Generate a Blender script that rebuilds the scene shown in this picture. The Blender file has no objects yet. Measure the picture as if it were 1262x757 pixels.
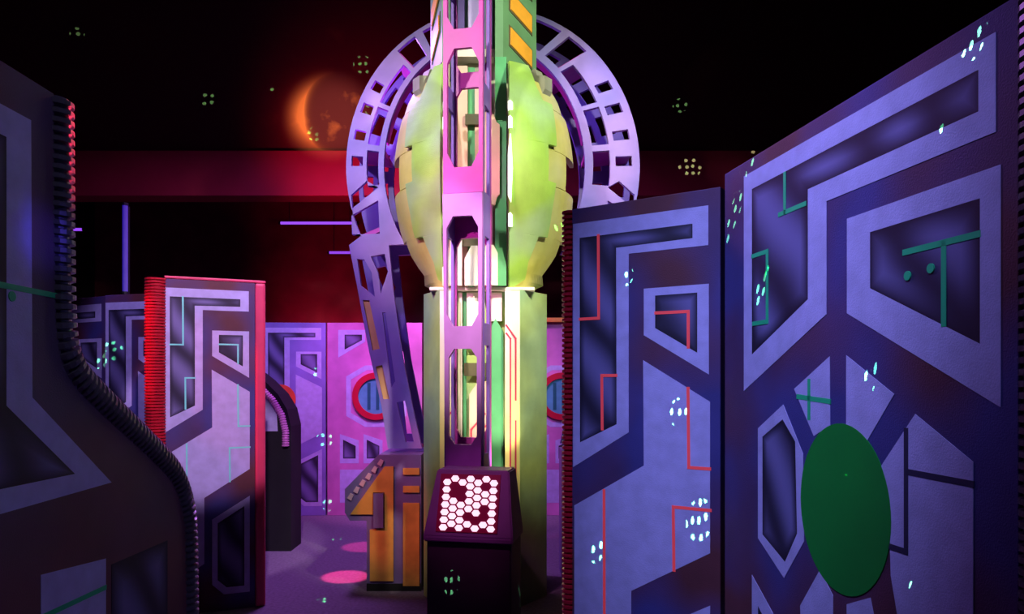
import bpy, bmesh, math, random
from mathutils import Vector, Matrix
from mathutils.geometry import tessellate_polygon
random.seed(7)
S = bpy.context.scene
COL = S.collection
R = math.radians

# ------------------------------------------------------------------ camera
F, CX, HY, EYE = 900.0, 631.0, 470.0, 1.70        # focal length in pixels, principal x, horizon row, eye height
cam = bpy.data.cameras.new('camera'); camo = bpy.data.objects.new('camera', cam); COL.objects.link(camo)
cam.sensor_width = 36; cam.lens = F / 1262 * 36
cam.shift_y = (HY - 378.5) / 1262
cam.clip_start = .02
camo.location = (0, 0, EYE); camo.rotation_euler = (R(90), 0, 0)
S.camera = camo

# ------------------------------------------------------------------ world, exposure
S.view_settings.view_transform = 'Standard'; S.view_settings.look = 'None'
S.view_settings.gamma = 1; S.view_settings.use_curve_mapping = False
S.view_settings.exposure = 0.0
w = bpy.data.worlds.new('world'); S.world = w; w.use_nodes = True
w.node_tree.nodes['Background'].inputs[0].default_value = (.10, .05, .25, 1)
w.node_tree.nodes['Background'].inputs[1].default_value = .03

# ------------------------------------------------------------------ arena lamps, with added fill lamps
def aim(o, target):
    o.rotation_euler = (Vector(target) - o.location).to_track_quat('-Z', 'Y').to_euler()
def spot(name, loc, target, col, power, angle, blend=.5, size=.06):
    l = bpy.data.lights.new(name, 'SPOT'); l.color = col; l.energy = power
    l.spot_size = R(angle); l.spot_blend = blend; l.shadow_soft_size = size
    o = bpy.data.objects.new(name, l); COL.objects.link(o); o.location = loc; aim(o, target); return o
def area(name, loc, target, col, power, sx, sy):
    l = bpy.data.lights.new(name, 'AREA'); l.color = col; l.energy = power; l.shape = 'RECTANGLE'; l.size = sx; l.size_y = sy
    o = bpy.data.objects.new(name, l); COL.objects.link(o); o.location = loc; aim(o, target); return o

UV = (.36, .37, 1.0)
# black-light floods over the right-hand partitions
spot('black_light', (-.9, .9, 4.6), (.72, 2.45, 1.95), UV, 520, 36, .9, .15)
spot('black_light', (-.2, -.4, 4.4), (.9, 1.95, 2.15), UV, 160, 32, .9, .15)
# black light for the left edge
spot('black_light', (1.0, .6, 4.6), (-1.18, 1.75, 1.9), (.55, .50, 1.0), 40, 34, .9, .15)
spot('red_accent', (-1.10, 3.7, 3.4), (-1.15, 1.98, 2.33), (1, .03, .08), 2200, 7, .6, .03)
spot('blue_accent', (1.3, 1.3, 2.7), (-1.18, 1.83, 2.06), (.10, .06, 1), 90, 4.5, .9, .03)
spot('column_recess_fill', (-.05, 5.14, 1.0), (-.2, 5.7, 2.1), (1, .86, .72), 26, 80, .8, .03)  # unseen fill lamp added to brighten the column recess
# white floods on the centre-piece
spot('tower_flood', (-1.9, 2.4, 5.0), (-.25, 6, 3.6), (1, .93, .90), 430, 42, .6, .1)
spot('tower_flood', (2.0, 2.6, 5.0), (-.1, 6, 3.5), (.95, 1.0, .75), 560, 42, .6, .1)
spot('column_flood', (-1.3, 3.3, 4.2), (-.25, 5.5, 1.95), (1, .80, .80), 480, 28, .8, .06)
spot('column_flood', (.75, 3.3, 4.2), (-.15, 5.5, 1.90), (1, .90, .72), 640, 28, .8, .06)
# violet and magenta washes
spot('violet_wash', (-2.8, 3.4, 5.0), (-1.1, 6.2, 3.0), (.50, .25, 1), 380, 50, .7, .1)
spot('violet_wash', (2.4, 3.6, 5.1), (1.0, 6.2, 3.6), (.36, .20, 1), 300, 40, .7, .1)
spot('magenta_wash', (-1.4, 2.6, 3.6), (-.3, 5.0, 2.9), (1, .1, .75), 160, 30, .7, .08)
spot('podium_wash', (-1.0, 3.0, 3.2), (-.25, 4.7, .95), (.9, .20, .75), 110, 20, .8, .05)
spot('magenta_wash', (-1.6, 6.9, 4.6), (-1.5, 9.2, 1.9), (1, .16, .78), 330, 46, .5, .1)
spot('magenta_wash', (-.5, 7.4, 4.6), (-.6, 9.2, 1.7), (1, .35, .85), 260, 50, .5, .1)
spot('blue_wash', (-3.2, 6.6, 4.4), (-2.8, 9.2, 2.2), (.4, .3, 1), 190, 30, .7, .1)
spot('blue_wash', (-2.4, 4.4, 4.7), (-3.2, 6.2, 1.9), (.55, .38, 1), 330, 30, .7, .1)
spot('pink_wash', (-.7, 1.9, 4.9), (-2.2, 5.38, 1.86), (.88, .55, 1), 1000, 18, .25, .05)
# red floods
spot('red_flood', (-1.9, 7.4, 3.2), (-1.9, 9.7, 4.55), (1, .02, .10), 210, 66, 1, .1)
spot('mural_fill', (-2.3, 7.6, 5.2), (-2.4, 9.7, 5.2), (1, .55, .35), 170, 36, .9, .05)  # added warm fill without a visible fixture, brightens the mural
spot('red_flood', (-3.4, 12.6, 1.6), (-3.4, 14, 2.6), (1, .03, .16), 110, 84, .9, .1)
spot('red_flood', (-4.3, 4.0, 3.3), (-2.56, 5.2, 1.95), (1, .02, .06), 420, 17, .5, .05)
spot('floor_beam', (-2.4, 7.8, 4.6), (-1.45, 6.35, 0), (1, .06, .25), 3500, 5, .3, .02)
spot('floor_beam', (-2.9, 8.2, 4.6), (-1.50, 7.5, 0), (1, .05, .35), 1500, 6, .3, .02)
area('floor_wash', (-1.6, 6.9, 4.9), (-1.7, 6.6, 0), (.50, .18, .85), 190, .8, .8)
spot('plinth_fill', (-2.2, 3.6, 3.6), (-1.05, 5.9, .75), (1, .75, .9), 130, 18, .7, .05)  # unseen fill lamp put in to lift the dark plinth

# green star laser on the ceiling: one beam head that throws clusters of dots
LASER = [(-0.4935, 0.8560, 0.1543, 0.0098), (-0.3661, 0.9268, 0.0840, 0.0121), (-0.2907, 0.9521, 0.0950, 0.0073), (-0.2370, 0.9707, 0.0396, 0.0120), (-0.1729, 0.9758, 0.1339, 0.0160), (0.2567, 0.9634, 0.0775, 0.0120), (0.2700, 0.9628, -0.0097, 0.0187), (0.3100, 0.6757, -0.6689, 0.0131), (0.3010, 0.6747, -0.6739, 0.0069), (0.3110, 0.6071, -0.7313, 0.0102), (0.4398, 0.4540, -0.7749, 0.0089), (0.4330, 0.4610, -0.7746, 0.0044), (0.2296, 0.6447, -0.7292, 0.0111), (0.2029, 0.7334, -0.6488, 0.0089), (0.2307, 0.5902, -0.7736, 0.0148), (0.1406, 0.6162, -0.7749, 0.0091), (-0.0132, 0.7234, -0.6903, 0.0114), (-0.1966, 0.8794, -0.4336, 0.0094), (-0.2080, 0.9075, -0.3650, 0.0128), (-0.4296, 0.8265, -0.3639, 0.0173), (-0.1612, 0.7551, -0.6354, 0.0075), (0.3385, 0.4601, -0.8208, 0.0083), (0.3141, 0.4548, -0.8334, 0.0031), (0.1179, 0.9476, -0.2968, 0.0112), (-0.1631, 0.9839, 0.0736, 0.0109), (-0.1747, 0.8437, -0.5076, 0.0071), (0.3304, 0.6730, -0.6617, 0.0071), (0.3142, 0.3837, -0.8684, 0.0028), (-0.2239, 0.9310, -0.2881, 0.0088), (0.0554, 0.7258, -0.6857, 0.0061), (0.4111, 0.4624, -0.7856, 0.0036), (0.3480, 0.9375, 0.0086, 0.0070)]
def star_laser(loc, power, strength):
    l = bpy.data.lights.new('star_laser', 'POINT'); l.energy = power; l.shadow_soft_size = 0; l.color = (1, 1, 1); l.use_nodes = True
    nt = l.node_tree; em = next(n for n in nt.nodes if n.type == 'EMISSION'); N, K = nt.nodes.new, nt.links.new
    def mth(op, a, b_=None):
        n = N('ShaderNodeMath'); n.operation = op
        for i, v in enumerate((a, b_)):
            if v is None: continue
            if isinstance(v, (int, float)): n.inputs[i].default_value = v
            else: K(v, n.inputs[i])
        return n.outputs[0]
    tc = N('ShaderNodeTexCoord'); sg = N('ShaderNodeVectorMath'); sg.operation = 'SCALE'; sg.inputs['Scale'].default_value = LASER_SIGN
    K(tc.outputs['Normal'], sg.inputs[0]); d = sg.outputs[0]
    sp = N('ShaderNodeSeparateXYZ'); K(d, sp.inputs[0])
    cb = N('ShaderNodeCombineXYZ'); K(mth('ARCTAN2', sp.outputs[0], sp.outputs[1]), cb.inputs[0]); K(mth('ARCSINE', sp.outputs[2]), cb.inputs[1])
    vo = N('ShaderNodeTexVoronoi'); vo.voronoi_dimensions = '2D'; vo.inputs['Scale'].default_value = 105; vo.inputs['Randomness'].default_value = .35
    K(cb.outputs[0], vo.inputs['Vector'])
    dots = mth('LESS_THAN', vo.outputs['Distance'], .24)
    tot = None
    for x, y, z, r in LASER:
        ds = N('ShaderNodeVectorMath'); ds.operation = 'DISTANCE'; K(d, ds.inputs[0]); ds.inputs[1].default_value = (x, y, z)
        k = mth('LESS_THAN', ds.outputs['Value'], r * .8)
        tot = k if tot is None else mth('MAXIMUM', tot, k)
    K(mth('MULTIPLY', mth('MULTIPLY', tot, dots), strength), em.inputs['Strength']); em.inputs['Color'].default_value = (.14, 1, .28, 1)
    o = bpy.data.objects.new('star_laser', l); COL.objects.link(o); o.location = loc
LASER_SIGN = 1
star_laser((-.3, .2, 4.6), 200, 90)

# ------------------------------------------------------------------ materials
MAT = {}
def mat(name, col, rough=.6, var=.15, scale=6.0, metallic=0.0, bump=.0, bscale=180, col2=None, mixscale=1.6, emit=None, estr=0, spec=.4):
    if name in MAT: return MAT[name]
    m = bpy.data.materials.new(name); m.use_nodes = True; nt = m.node_tree; b = nt.nodes['Principled BSDF']
    tc = nt.nodes.new('ShaderNodeTexCoord')
    n = nt.nodes.new('ShaderNodeTexNoise'); n.inputs['Scale'].default_value = scale; n.inputs['Detail'].default_value = 5
    nt.links.new(tc.outputs['Object'], n.inputs['Vector'])
    r = nt.nodes.new('ShaderNodeMapRange'); r.inputs[1].default_value = .3; r.inputs[2].default_value = .7
    r.inputs[3].default_value = 1 - var; r.inputs[4].default_value = 1 + var
    nt.links.new(n.outputs['Fac'], r.inputs[0])
    mx = nt.nodes.new('ShaderNodeMix'); mx.data_type = 'RGBA'; mx.blend_type = 'MULTIPLY'; mx.inputs[0].default_value = 1
    if col2:
        n2 = nt.nodes.new('ShaderNodeTexNoise'); n2.inputs['Scale'].default_value = mixscale; n2.inputs['Detail'].default_value = 1.5
        nt.links.new(tc.outputs['Object'], n2.inputs['Vector'])
        rr = nt.nodes.new('ShaderNodeMapRange'); rr.inputs[1].default_value = .4; rr.inputs[2].default_value = .6
        nt.links.new(n2.outputs['Fac'], rr.inputs[0])
        m2 = nt.nodes.new('ShaderNodeMix'); m2.data_type = 'RGBA'
        m2.inputs[6].default_value = (*col, 1); m2.inputs[7].default_value = (*col2, 1)
        nt.links.new(rr.outputs[0], m2.inputs[0]); nt.links.new(m2.outputs[2], mx.inputs[6])
    else: mx.inputs[6].default_value = (*col, 1)
    nt.links.new(r.outputs[0], mx.inputs[7]); nt.links.new(mx.outputs[2], b.inputs['Base Color'])
    b.inputs['Roughness'].default_value = rough; b.inputs['Metallic'].default_value = metallic
    b.inputs['Specular IOR Level'].default_value = spec
    if bump:
        n3 = nt.nodes.new('ShaderNodeTexNoise'); n3.inputs['Scale'].default_value = bscale
        nt.links.new(tc.outputs['Object'], n3.inputs['Vector'])
        bp = nt.nodes.new('ShaderNodeBump'); bp.inputs['Strength'].default_value = bump; bp.inputs['Distance'].default_value = .004
        nt.links.new(n3.outputs['Fac'], bp.inputs['Height']); nt.links.new(bp.outputs[0], b.inputs['Normal'])
    if emit:
        b.inputs['Emission Color'].default_value = (*emit, 1); b.inputs['Emission Strength'].default_value = estr
    MAT[name] = m; return m

def airbrush(name, dark, light, ang=35):
    """sprayed stencil window: dark towards its border, soft diagonal streaks in the middle"""
    m = bpy.data.materials.new(name); m.use_nodes = True; nt = m.node_tree; b = nt.nodes['Principled BSDF']
    at = nt.nodes.new('ShaderNodeAttribute'); at.attribute_name = 'spray'
    tc = nt.nodes.new('ShaderNodeTexCoord'); mp = nt.nodes.new('ShaderNodeMapping'); mp.inputs['Rotation'].default_value = (0, R(ang), 0)
    nt.links.new(tc.outputs['Object'], mp.inputs[0])
    wv = nt.nodes.new('ShaderNodeTexWave'); wv.inputs['Scale'].default_value = 1.3; wv.inputs['Distortion'].default_value = 3.5
    wv.inputs['Detail'].default_value = 1; wv.inputs['Detail Scale'].default_value = 1.2
    nt.links.new(mp.outputs[0], wv.inputs['Vector'])
    mu = nt.nodes.new('ShaderNodeMath'); mu.operation = 'MULTIPLY'
    sf = nt.nodes.new('ShaderNodeMapRange'); sf.inputs[3].default_value = .08; sf.inputs[4].default_value = 1
    nt.links.new(wv.outputs['Fac'], sf.inputs[0])
    nt.links.new(at.outputs['Fac'], mu.inputs[0]); nt.links.new(sf.outputs[0], mu.inputs[1])
    mx = nt.nodes.new('ShaderNodeMix'); mx.data_type = 'RGBA'; mx.inputs[6].default_value = (*dark, 1); mx.inputs[7].default_value = (*light, 1)
    nt.links.new(mu.outputs[0], mx.inputs[0]); nt.links.new(mx.outputs[2], b.inputs['Base Color'])
    b.inputs['Roughness'].default_value = .6
    MAT[name] = m; return m

P_LIGHT = mat('lavender_paint', (.52, .51, .80), .55, .12, 14, bump=.25, bscale=240)
P_BASE = mat('violet_brown_paint', (.13, .038, .045), .6, .2, 3.5, bump=.3, bscale=240, col2=(.055, .055, .22), mixscale=1.7)
P_DARK = airbrush('sprayed_dark_window', (.008, .006, .018), (.19, .18, .38), 35)
P_RED = mat('red_glow_line_paint', (.95, .12, .10), .5, .05, emit=(1, .05, .07), estr=.22)  # small emission added: lines glow like fluorescent paint under black light
P_MINT = mat('mint_line_paint', (.25, .95, .75), .5, .05)
P_GREEN = mat('green_line_paint', (.02, .62, .22), .5, .05)
P_DISC = mat('green_disc_paint', (.0, .30, .028), .6, .08, 5)
P_NAVY = mat('navy_line_paint', (.03, .03, .07), .6, .1)
PIPE_RED = mat('red_ribbed_plastic', (.50, .012, .03), .32, .1)
PIPE_BLACK = mat('black_ribbed_plastic', (.035, .033, .04), .3, .1)
TRIM_RED = mat('red_edge_trim', (.75, .06, .14), .45, .1)
BLACK = mat('black_paint', (.008, .008, .010), .8, .2)
GREY_DK = mat('dark_metal', (.05, .05, .06), .4, .1, metallic=.6)

# ------------------------------------------------------------------ helpers
def tag(o, label, cat, group=None, kind=None):
    if label: o['label'] = label
    if cat: o['category'] = cat
    if group: o['group'] = group
    if kind: o['kind'] = kind
    return o
def thing(name, label, cat, loc=(0, 0, 0), rz=0, group=None):
    o = bpy.data.objects.new(name, None); COL.objects.link(o); o.empty_display_size = .1
    o.location = loc; o.rotation_euler = (0, 0, rz); return tag(o, label, cat, group, 'thing')
def obj(name, bm, m, parent=None, smooth=False, recalc=True):
    if recalc: bmesh.ops.recalc_face_normals(bm, faces=bm.faces[:])
    me = bpy.data.meshes.new(name); bm.to_mesh(me); bm.free()
    for mm in (m if isinstance(m, (list, tuple)) else [m]): me.materials.append(mm)
    if smooth:
        for p in me.polygons: p.use_smooth = True
    o = bpy.data.objects.new(name, me); COL.objects.link(o)
    if parent: o.parent = parent
    return o
def struct(name, bm, m):
    o = obj(name, bm, m); o['kind'] = 'structure'; return o
def box(bm, x0, x1, y0, y1, z0, z1, bev=0):
    v = [bm.verts.new((x, y, z)) for z in (z0, z1) for y in (y0, y1) for x in (x0, x1)]
    fs = [bm.faces.new([v[i] for i in q]) for q in ((0, 2, 3, 1), (4, 5, 7, 6), (0, 1, 5, 4), (2, 6, 7, 3), (0, 4, 6, 2), (1, 3, 7, 5))]
    if bev:
        es = {e for f in fs for e in f.edges}
        bmesh.ops.bevel(bm, geom=list(es), offset=bev, segments=2, affect='EDGES', profile=.6)
    return bm
def boxo(name, m, parent, *a, bev=.006):
    return obj(name, box(bmesh.new(), *a, bev=bev), m, parent)
def plate_bm(outer, holes=(), y0=0.0, y1=.03, bm=None, fn=None):
    """flat board cut to an outline, with holes, standing in the x-z plane"""
    bm = bm or bmesh.new()
    loops = [outer] + list(holes)
    fn = fn or (lambda x, y, z: (x, y, z))
    tris = tessellate_polygon([[Vector((p[0], p[1], 0)) for p in l] for l in loops])
    fl = [bm.verts.new(fn(p[0], y0, p[1])) for l in loops for p in l]
    bl = [bm.verts.new(fn(p[0], y1, p[1])) for l in loops for p in l]
    for t in tris:
        try: bm.faces.new([fl[i] for i in t]); bm.faces.new([bl[i] for i in reversed(t)])
        except ValueError: pass
    k = 0
    for l in loops:
        n = len(l)
        for i in range(n):
            a, b_ = k + i, k + (i + 1) % n
            bm.faces.new([fl[a], fl[b_], bl[b_], bl[a]])
        k += n
    return bm
def plate(name, outer, holes, y0, y1, m, parent, fn=None):
    return obj(name, plate_bm(outer, holes, y0, y1, fn=fn), m, parent)
def area2(p):
    return sum(p[i][0] * p[(i + 1) % len(p)][1] - p[(i + 1) % len(p)][0] * p[i][1] for i in range(len(p))) / 2
def inset(p, d):
    if area2(p) < 0: p = p[::-1]
    n = len(p); out = []
    for i in range(n):
        a, b_, c = Vector(p[i - 1]), Vector(p[i]), Vector(p[(i + 1) % n])
        e1 = (b_ - a).normalized(); e2 = (c - b_).normalized()
        n1 = Vector((-e1.y, e1.x)); n2 = Vector((-e2.y, e2.x)); k = n1 + n2
        k = k / max(.35, 1 + n1.dot(n2)); out.append(tuple(b_ + k * d))
    return p, out
def spray(name, poly, parent, d=.035, y0=-.001, m=None):
    """sprayed window: attribute is 0 along the border and 1 inside"""
    a, b_ = inset(poly, d)
    bm = bmesh.new(); lay = bm.verts.layers.float.new('spray')
    va = [bm.verts.new((p[0], y0, p[1])) for p in a]; vb = [bm.verts.new((p[0], y0, p[1])) for p in b_]
    vc = [bm.verts.new((p[0], .0, p[1])) for p in a]
    for v in vb: v[lay] = 1.0
    n = len(a)
    for i in range(n):
        j = (i + 1) % n
        bm.faces.new([va[i], va[j], vb[j], vb[i]]); bm.faces.new([vc[i], vc[j], va[j], va[i]])
    for t in tessellate_polygon([[Vector((p[0], p[1], 0)) for p in b_]]):
        try: bm.faces.new([vb[i] for i in t])
        except ValueError: pass
    return obj(name, bm, m or P_DARK, parent)
def line(name, pts, wd, m, parent, y0=-.0022, y1=0.0):
    """painted stripe along a polyline of square-cornered runs"""
    bm = bmesh.new(); h = wd / 2
    for (ax, az), (bx, bz) in zip(pts, pts[1:]):
        e = Vector((bx - ax, bz - az)); e.normalize(); nx, nz = -e.y * h, e.x * h
        ex, ez = e.x * h * .98, e.y * h * .98
        q = [(ax - ex + nx, az - ez + nz), (ax - ex - nx, az - ez - nz), (bx + ex - nx, bz + ez - nz), (bx + ex + nx, bz + ez + nz)]
        plate_bm(q, (), y0, y1, bm); y0 -= .0003
    return obj(name, bm, m, parent)
def tube_bm(path, rad, seg=14, ribs=None, amp=0.0, bm=None):
    """tube along a polyline; ribs = rib pitch for corrugated hose"""
    bm = bm or bmesh.new()
    pts = [Vector(p) for p in path]
    L = [0]
    for a, b_ in zip(pts, pts[1:]): L.append(L[-1] + (b_ - a).length)
    st = []
    if ribs:
        n = int(L[-1] / ribs); k = L[-1] / n
        for i in range(n):
            for f, r in ((0, -1), (.22, -1), (.36, 1), (.86, 1)): st.append(((i + f) * k, rad + amp * r))
        st.append((L[-1], rad - amp))
    else: st = [(l, rad) for l in L]
    def pos(s):
        for i in range(len(pts) - 1):
            if s <= L[i + 1] + 1e-6 or i == len(pts) - 2:
                return pts[i].lerp(pts[i + 1], (s - L[i]) / max(1e-9, L[i + 1] - L[i]))
    rings = []; ref = None
    for s, r in st:
        c = pos(s); t = (pos(min(L[-1], s + .02)) - pos(max(0, s - .02))).normalized()
        if ref is None: ref = t.orthogonal().normalized()
        ref = (ref - t * ref.dot(t)).normalized(); q = t.cross(ref)
        rings.append([bm.verts.new(c + ref * math.cos(2 * math.pi * j / seg) * r + q * math.sin(2 * math.pi * j / seg) * r) for j in range(seg)])
    for a, b_ in zip(rings, rings[1:]):
        for j in range(seg): bm.faces.new([a[j], a[(j + 1) % seg], b_[(j + 1) % seg], b_[j]])
    bm.faces.new(rings[0][::-1]); bm.faces.new(rings[-1])
    return bm
def disc_poly(cx, cz, rx, rz, n=48):
    return [(cx + rx * math.cos(2 * math.pi * i / n), cz + rz * math.sin(2 * math.pi * i / n)) for i in range(n)]
def smooth_path(pts, it=3):
    for _ in range(it):
        q = [pts[0]]
        for a, b_ in zip(pts, pts[1:]):
            q += [tuple(.75 * a[i] + .25 * b_[i] for i in range(3)), tuple(.25 * a[i] + .75 * b_[i] for i in range(3))]
        pts = q + [pts[-1]]
    return pts

# ------------------------------------------------------------------ the room
FLOOR = mat('dark_carpet', (.16, .13, .18), .85, .25, 40, bump=.3, bscale=400)
WALLB = mat('black_wall_paint', (.012, .010, .013), .85, .2)
WALLR = mat('dull_red_wall_paint', (.22, .03, .05), .8, .25, 2)
struct('floor', box(bmesh.new(), -8, 8, -3, 14, -.1, 0), FLOOR)
struct('ceiling', box(bmesh.new(), -8, 8, -3, 14, 7.0, 7.1), WALLB)
struct('wall_left', box(bmesh.new(), -8.1, -8, -3, 14, 0, 7.0), WALLB)
struct('wall_right', box(bmesh.new(), 8, 8.1, -3, 14, 0, 7.0), WALLB)
struct('wall_back', box(bmesh.new(), -8, 8, 14, 14.1, 0, 7.0), WALLR)
struct('wall_front', box(bmesh.new(), -8, 8, -3.1, -3, 0, 7.0), WALLB)

def mural():
    m = bpy.data.materials.new('planet_mural_paint'); m.use_nodes = True; nt = m.node_tree; b = nt.nodes['Principled BSDF']
    N, K = nt.nodes.new, nt.links.new
    tc = N('ShaderNodeTexCoord'); sp = N('ShaderNodeSeparateXYZ'); K(tc.outputs['Object'], sp.inputs[0])
    def mth(op, a, b_=None, c=None):
        n = N('ShaderNodeMath'); n.operation = op
        for i, v in enumerate((a, b_, c)):
            if v is None: continue
            if isinstance(v, (int, float)): n.inputs[i].default_value = v
            else: K(v, n.inputs[i])
        return n.outputs[0]
    dx = mth('SUBTRACT', sp.outputs[0], -2.36); dz = mth('SUBTRACT', sp.outputs[2], 5.26)
    rr = mth('SQRT', mth('ADD', mth('MULTIPLY', dx, dx), mth('MULTIPLY', mth('MULTIPLY', dz, dz), .62)))
    e = mth('SUBTRACT', rr, .42)
    outg = mth('EXPONENT', mth('MULTIPLY', mth('ABSOLUTE', e), mth('MULTIPLY_ADD', mth('LESS_THAN', e, 0), -26.0, -9.0)))            # thin corona along the limb
    lobe = mth('EXPONENT', mth('MULTIPLY', mth('MULTIPLY', mth('ADD', dz, .02), mth('ADD', dz, .02)), -5.5))
    lf = mth('MULTIPLY_ADD', dx, -1.6, .05); lf = mth('MAXIMUM', lf, 0)
    cr = mth('MULTIPLY', mth('MULTIPLY', outg, lobe), mth('MINIMUM', lf, 1))
    ns = N('ShaderNodeTexNoise'); ns.inputs['Scale'].default_value = 3.2; ns.inputs['Detail'].default_value = 4; K(tc.outputs['Object'], ns.inputs['Vector'])
    cl = mth('MULTIPLY', mth('MAXIMUM', mth('SUBTRACT', ns.outputs['Fac'], .58), 0), 2.2)
    inn = mth('EXPONENT', mth('MULTIPLY', mth('MULTIPLY', rr, rr), -3.0))
    cl = mth('MULTIPLY', cl, inn)
    mx = N('ShaderNodeMix'); mx.data_type = 'RGBA'; mx.inputs[6].default_value = (.10, .012, .018, 1); mx.inputs[7].default_value = (1, .42, .10, 1)
    K(mth('MINIMUM', mth('ADD', mth('MULTIPLY', cr, 2.2), cl), 1), mx.inputs[0]); K(mx.outputs[2], b.inputs['Base Color']); b.inputs['Roughness'].default_value = .8
    return m
# bulkhead above the maze: mural above, plain red fascia below
o = struct('wall_bulkhead', box(bmesh.new(), -8, 8, 9.7, 9.95, 4.74, 7.0), mural())
o = struct('trim_1', box(bmesh.new(), -8, 8, 9.6, 9.95, 4.14, 4.735, bev=.01), mat('red_fascia_paint', (.45, .03, .06), .6, .2, 1.2))

# ------------------------------------------------------------------ stencilled partitions
W1 = .65
DZ = {
 'band': [(0.006, 2.375), (0.603, 2.375), (0.603, 2.222), (0.268, 2.222), (0.268, 1.491), (0.006, 1.331)],
 'bandh': [(0.038, 2.312), (0.54, 2.312), (0.54, 2.256), (0.211, 2.252), (0.213, 1.522), (0.040, 1.439)],
 'trap': [(0.335, 2.074), (0.605, 2.074), (0.605, 1.726), (0.335, 1.886)],
 'traph': [(0.384, 2.043), (0.559, 2.043), (0.559, 1.81), (0.384, 1.913)],
 'low': [(0.332, 1.785), (0.61, 1.621), (0.61, 1.041), (0.279, 0.843), (0.279, 0.36), (0.012, 0.2), (0.012, 1.167), (0.335, 1.359)],
 'low2': [(0.335, .68), (0.61, .84), (.61, .12), (.42, .12), (.335, .20)],
 'low2h': [(0.375, .65), (0.57, .765), (.57, .17), (.44, .17), (.375, .23)],
 'lines': [[(0.128, 2.312), (0.13, 1.965), (0.04, 1.965)], [(0.211, 1.724), (0.145, 1.724), (0.147, 1.5)], [(0.155, 1.243), (0.158, .30)],
           [(0.387, 1.973), (0.523, 1.972), (0.523, 1.833)], [(0.522, 1.672), (0.525, 1.364), (0.608, 1.364)], [(0.61, 1.205), (0.461, 1.204), (0.464, 0.955)]]}
def stencil_panel(label, A, B, linemat, pipe=None, base=None, right_trim=None, H=2.44, pipe_r=.032):
    """narrow partition with the angular stencil; local x runs along the face, local -y faces out"""
    A = Vector(A); B = Vector(B); U = (B - A); ang = math.atan2(U.y, U.x); wd = U.length; s = wd / W1
    t = thing('stencilled_maze_screen', label, 'partition', (A.x, A.y, 0), ang, 'stencilled maze partitions')
    f = lambda pts: [(p[0] * s, p[1]) for p in pts]
    boxo('board', base or P_BASE, t, 0, wd, 0, .06, 0, H, bev=.004)
    plate('stencil_band', f(DZ['band']), [f(DZ['bandh'])], -.0014, 0, P_LIGHT, t)
    spray('stencil_window', f(DZ['bandh']), t, .026)
    plate('stencil_frame', f(DZ['trap']), [f(DZ['traph'])], -.0014, 0, P_LIGHT, t)
    spray('stencil_window', f(DZ['traph']), t, .03)
    plate('stencil_field', f(DZ['low']), [], -.0014, 0, P_LIGHT, t)
    plate('stencil_frame', f(DZ['low2']), [f(DZ['low2h'])], -.0014, 0, P_LIGHT, t)
    spray('stencil_window', f(DZ['low2h']), t, .03)
    if linemat:
        for l in DZ['lines']: line('circuit_or_laser_line', f(l), .012, linemat, t)
    if pipe:
        obj('ribbed_edge_pipe', tube_bm([(-pipe_r * .8, .03, 0), (-pipe_r * .8, .03, H)], pipe_r, 16, .022, .0045), pipe, t)
    if right_trim:
        boxo('edge_trim', right_trim, t, wd, wd + .075, -.012, .07, 0, H, bev=.02); boxo('top_trim', right_trim, t, 0, wd + .075, -.006, .066, H, H + .02, bev=.006)
    return t
# the partition beside the centre-piece, red lines
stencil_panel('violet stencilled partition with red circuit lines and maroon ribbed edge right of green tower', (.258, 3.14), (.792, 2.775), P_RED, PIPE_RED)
# the pink-lit one at the left
stencil_panel('pink-lit stencilled partition with mint circuit lines and bright red ribbed edge', (-2.50, 5.25), (-1.935, 5.50), P_MINT, PIPE_RED, right_trim=TRIM_RED, pipe_r=.07)
# half hidden behind it
stencil_panel('blue-lit stencilled partition half hidden behind the red-edged one', (-3.50, 6.28), (-2.85, 6.10), None, None)
stencil_panel('dark blue partition at far left behind the curved black-edged one', (-4.3, 6.75), (-3.52, 6.33), None, None)
# back row
bk = stencil_panel('lavender stencilled partition of the back row beside the pink one', (-3.12, 9.20), (-2.36, 9.25), None, None, base=mat('blue_violet_paint', (.26, .22, .55), .6, .2, 3))

plate('painted_disc', disc_poly(.20, 1.47, .19, .19, 36), [], -.008, 0, mat('orange_red_disc_paint', (.85, .10, .04), .5, .1), bk)['label'] = 'orange-red disc'
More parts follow.
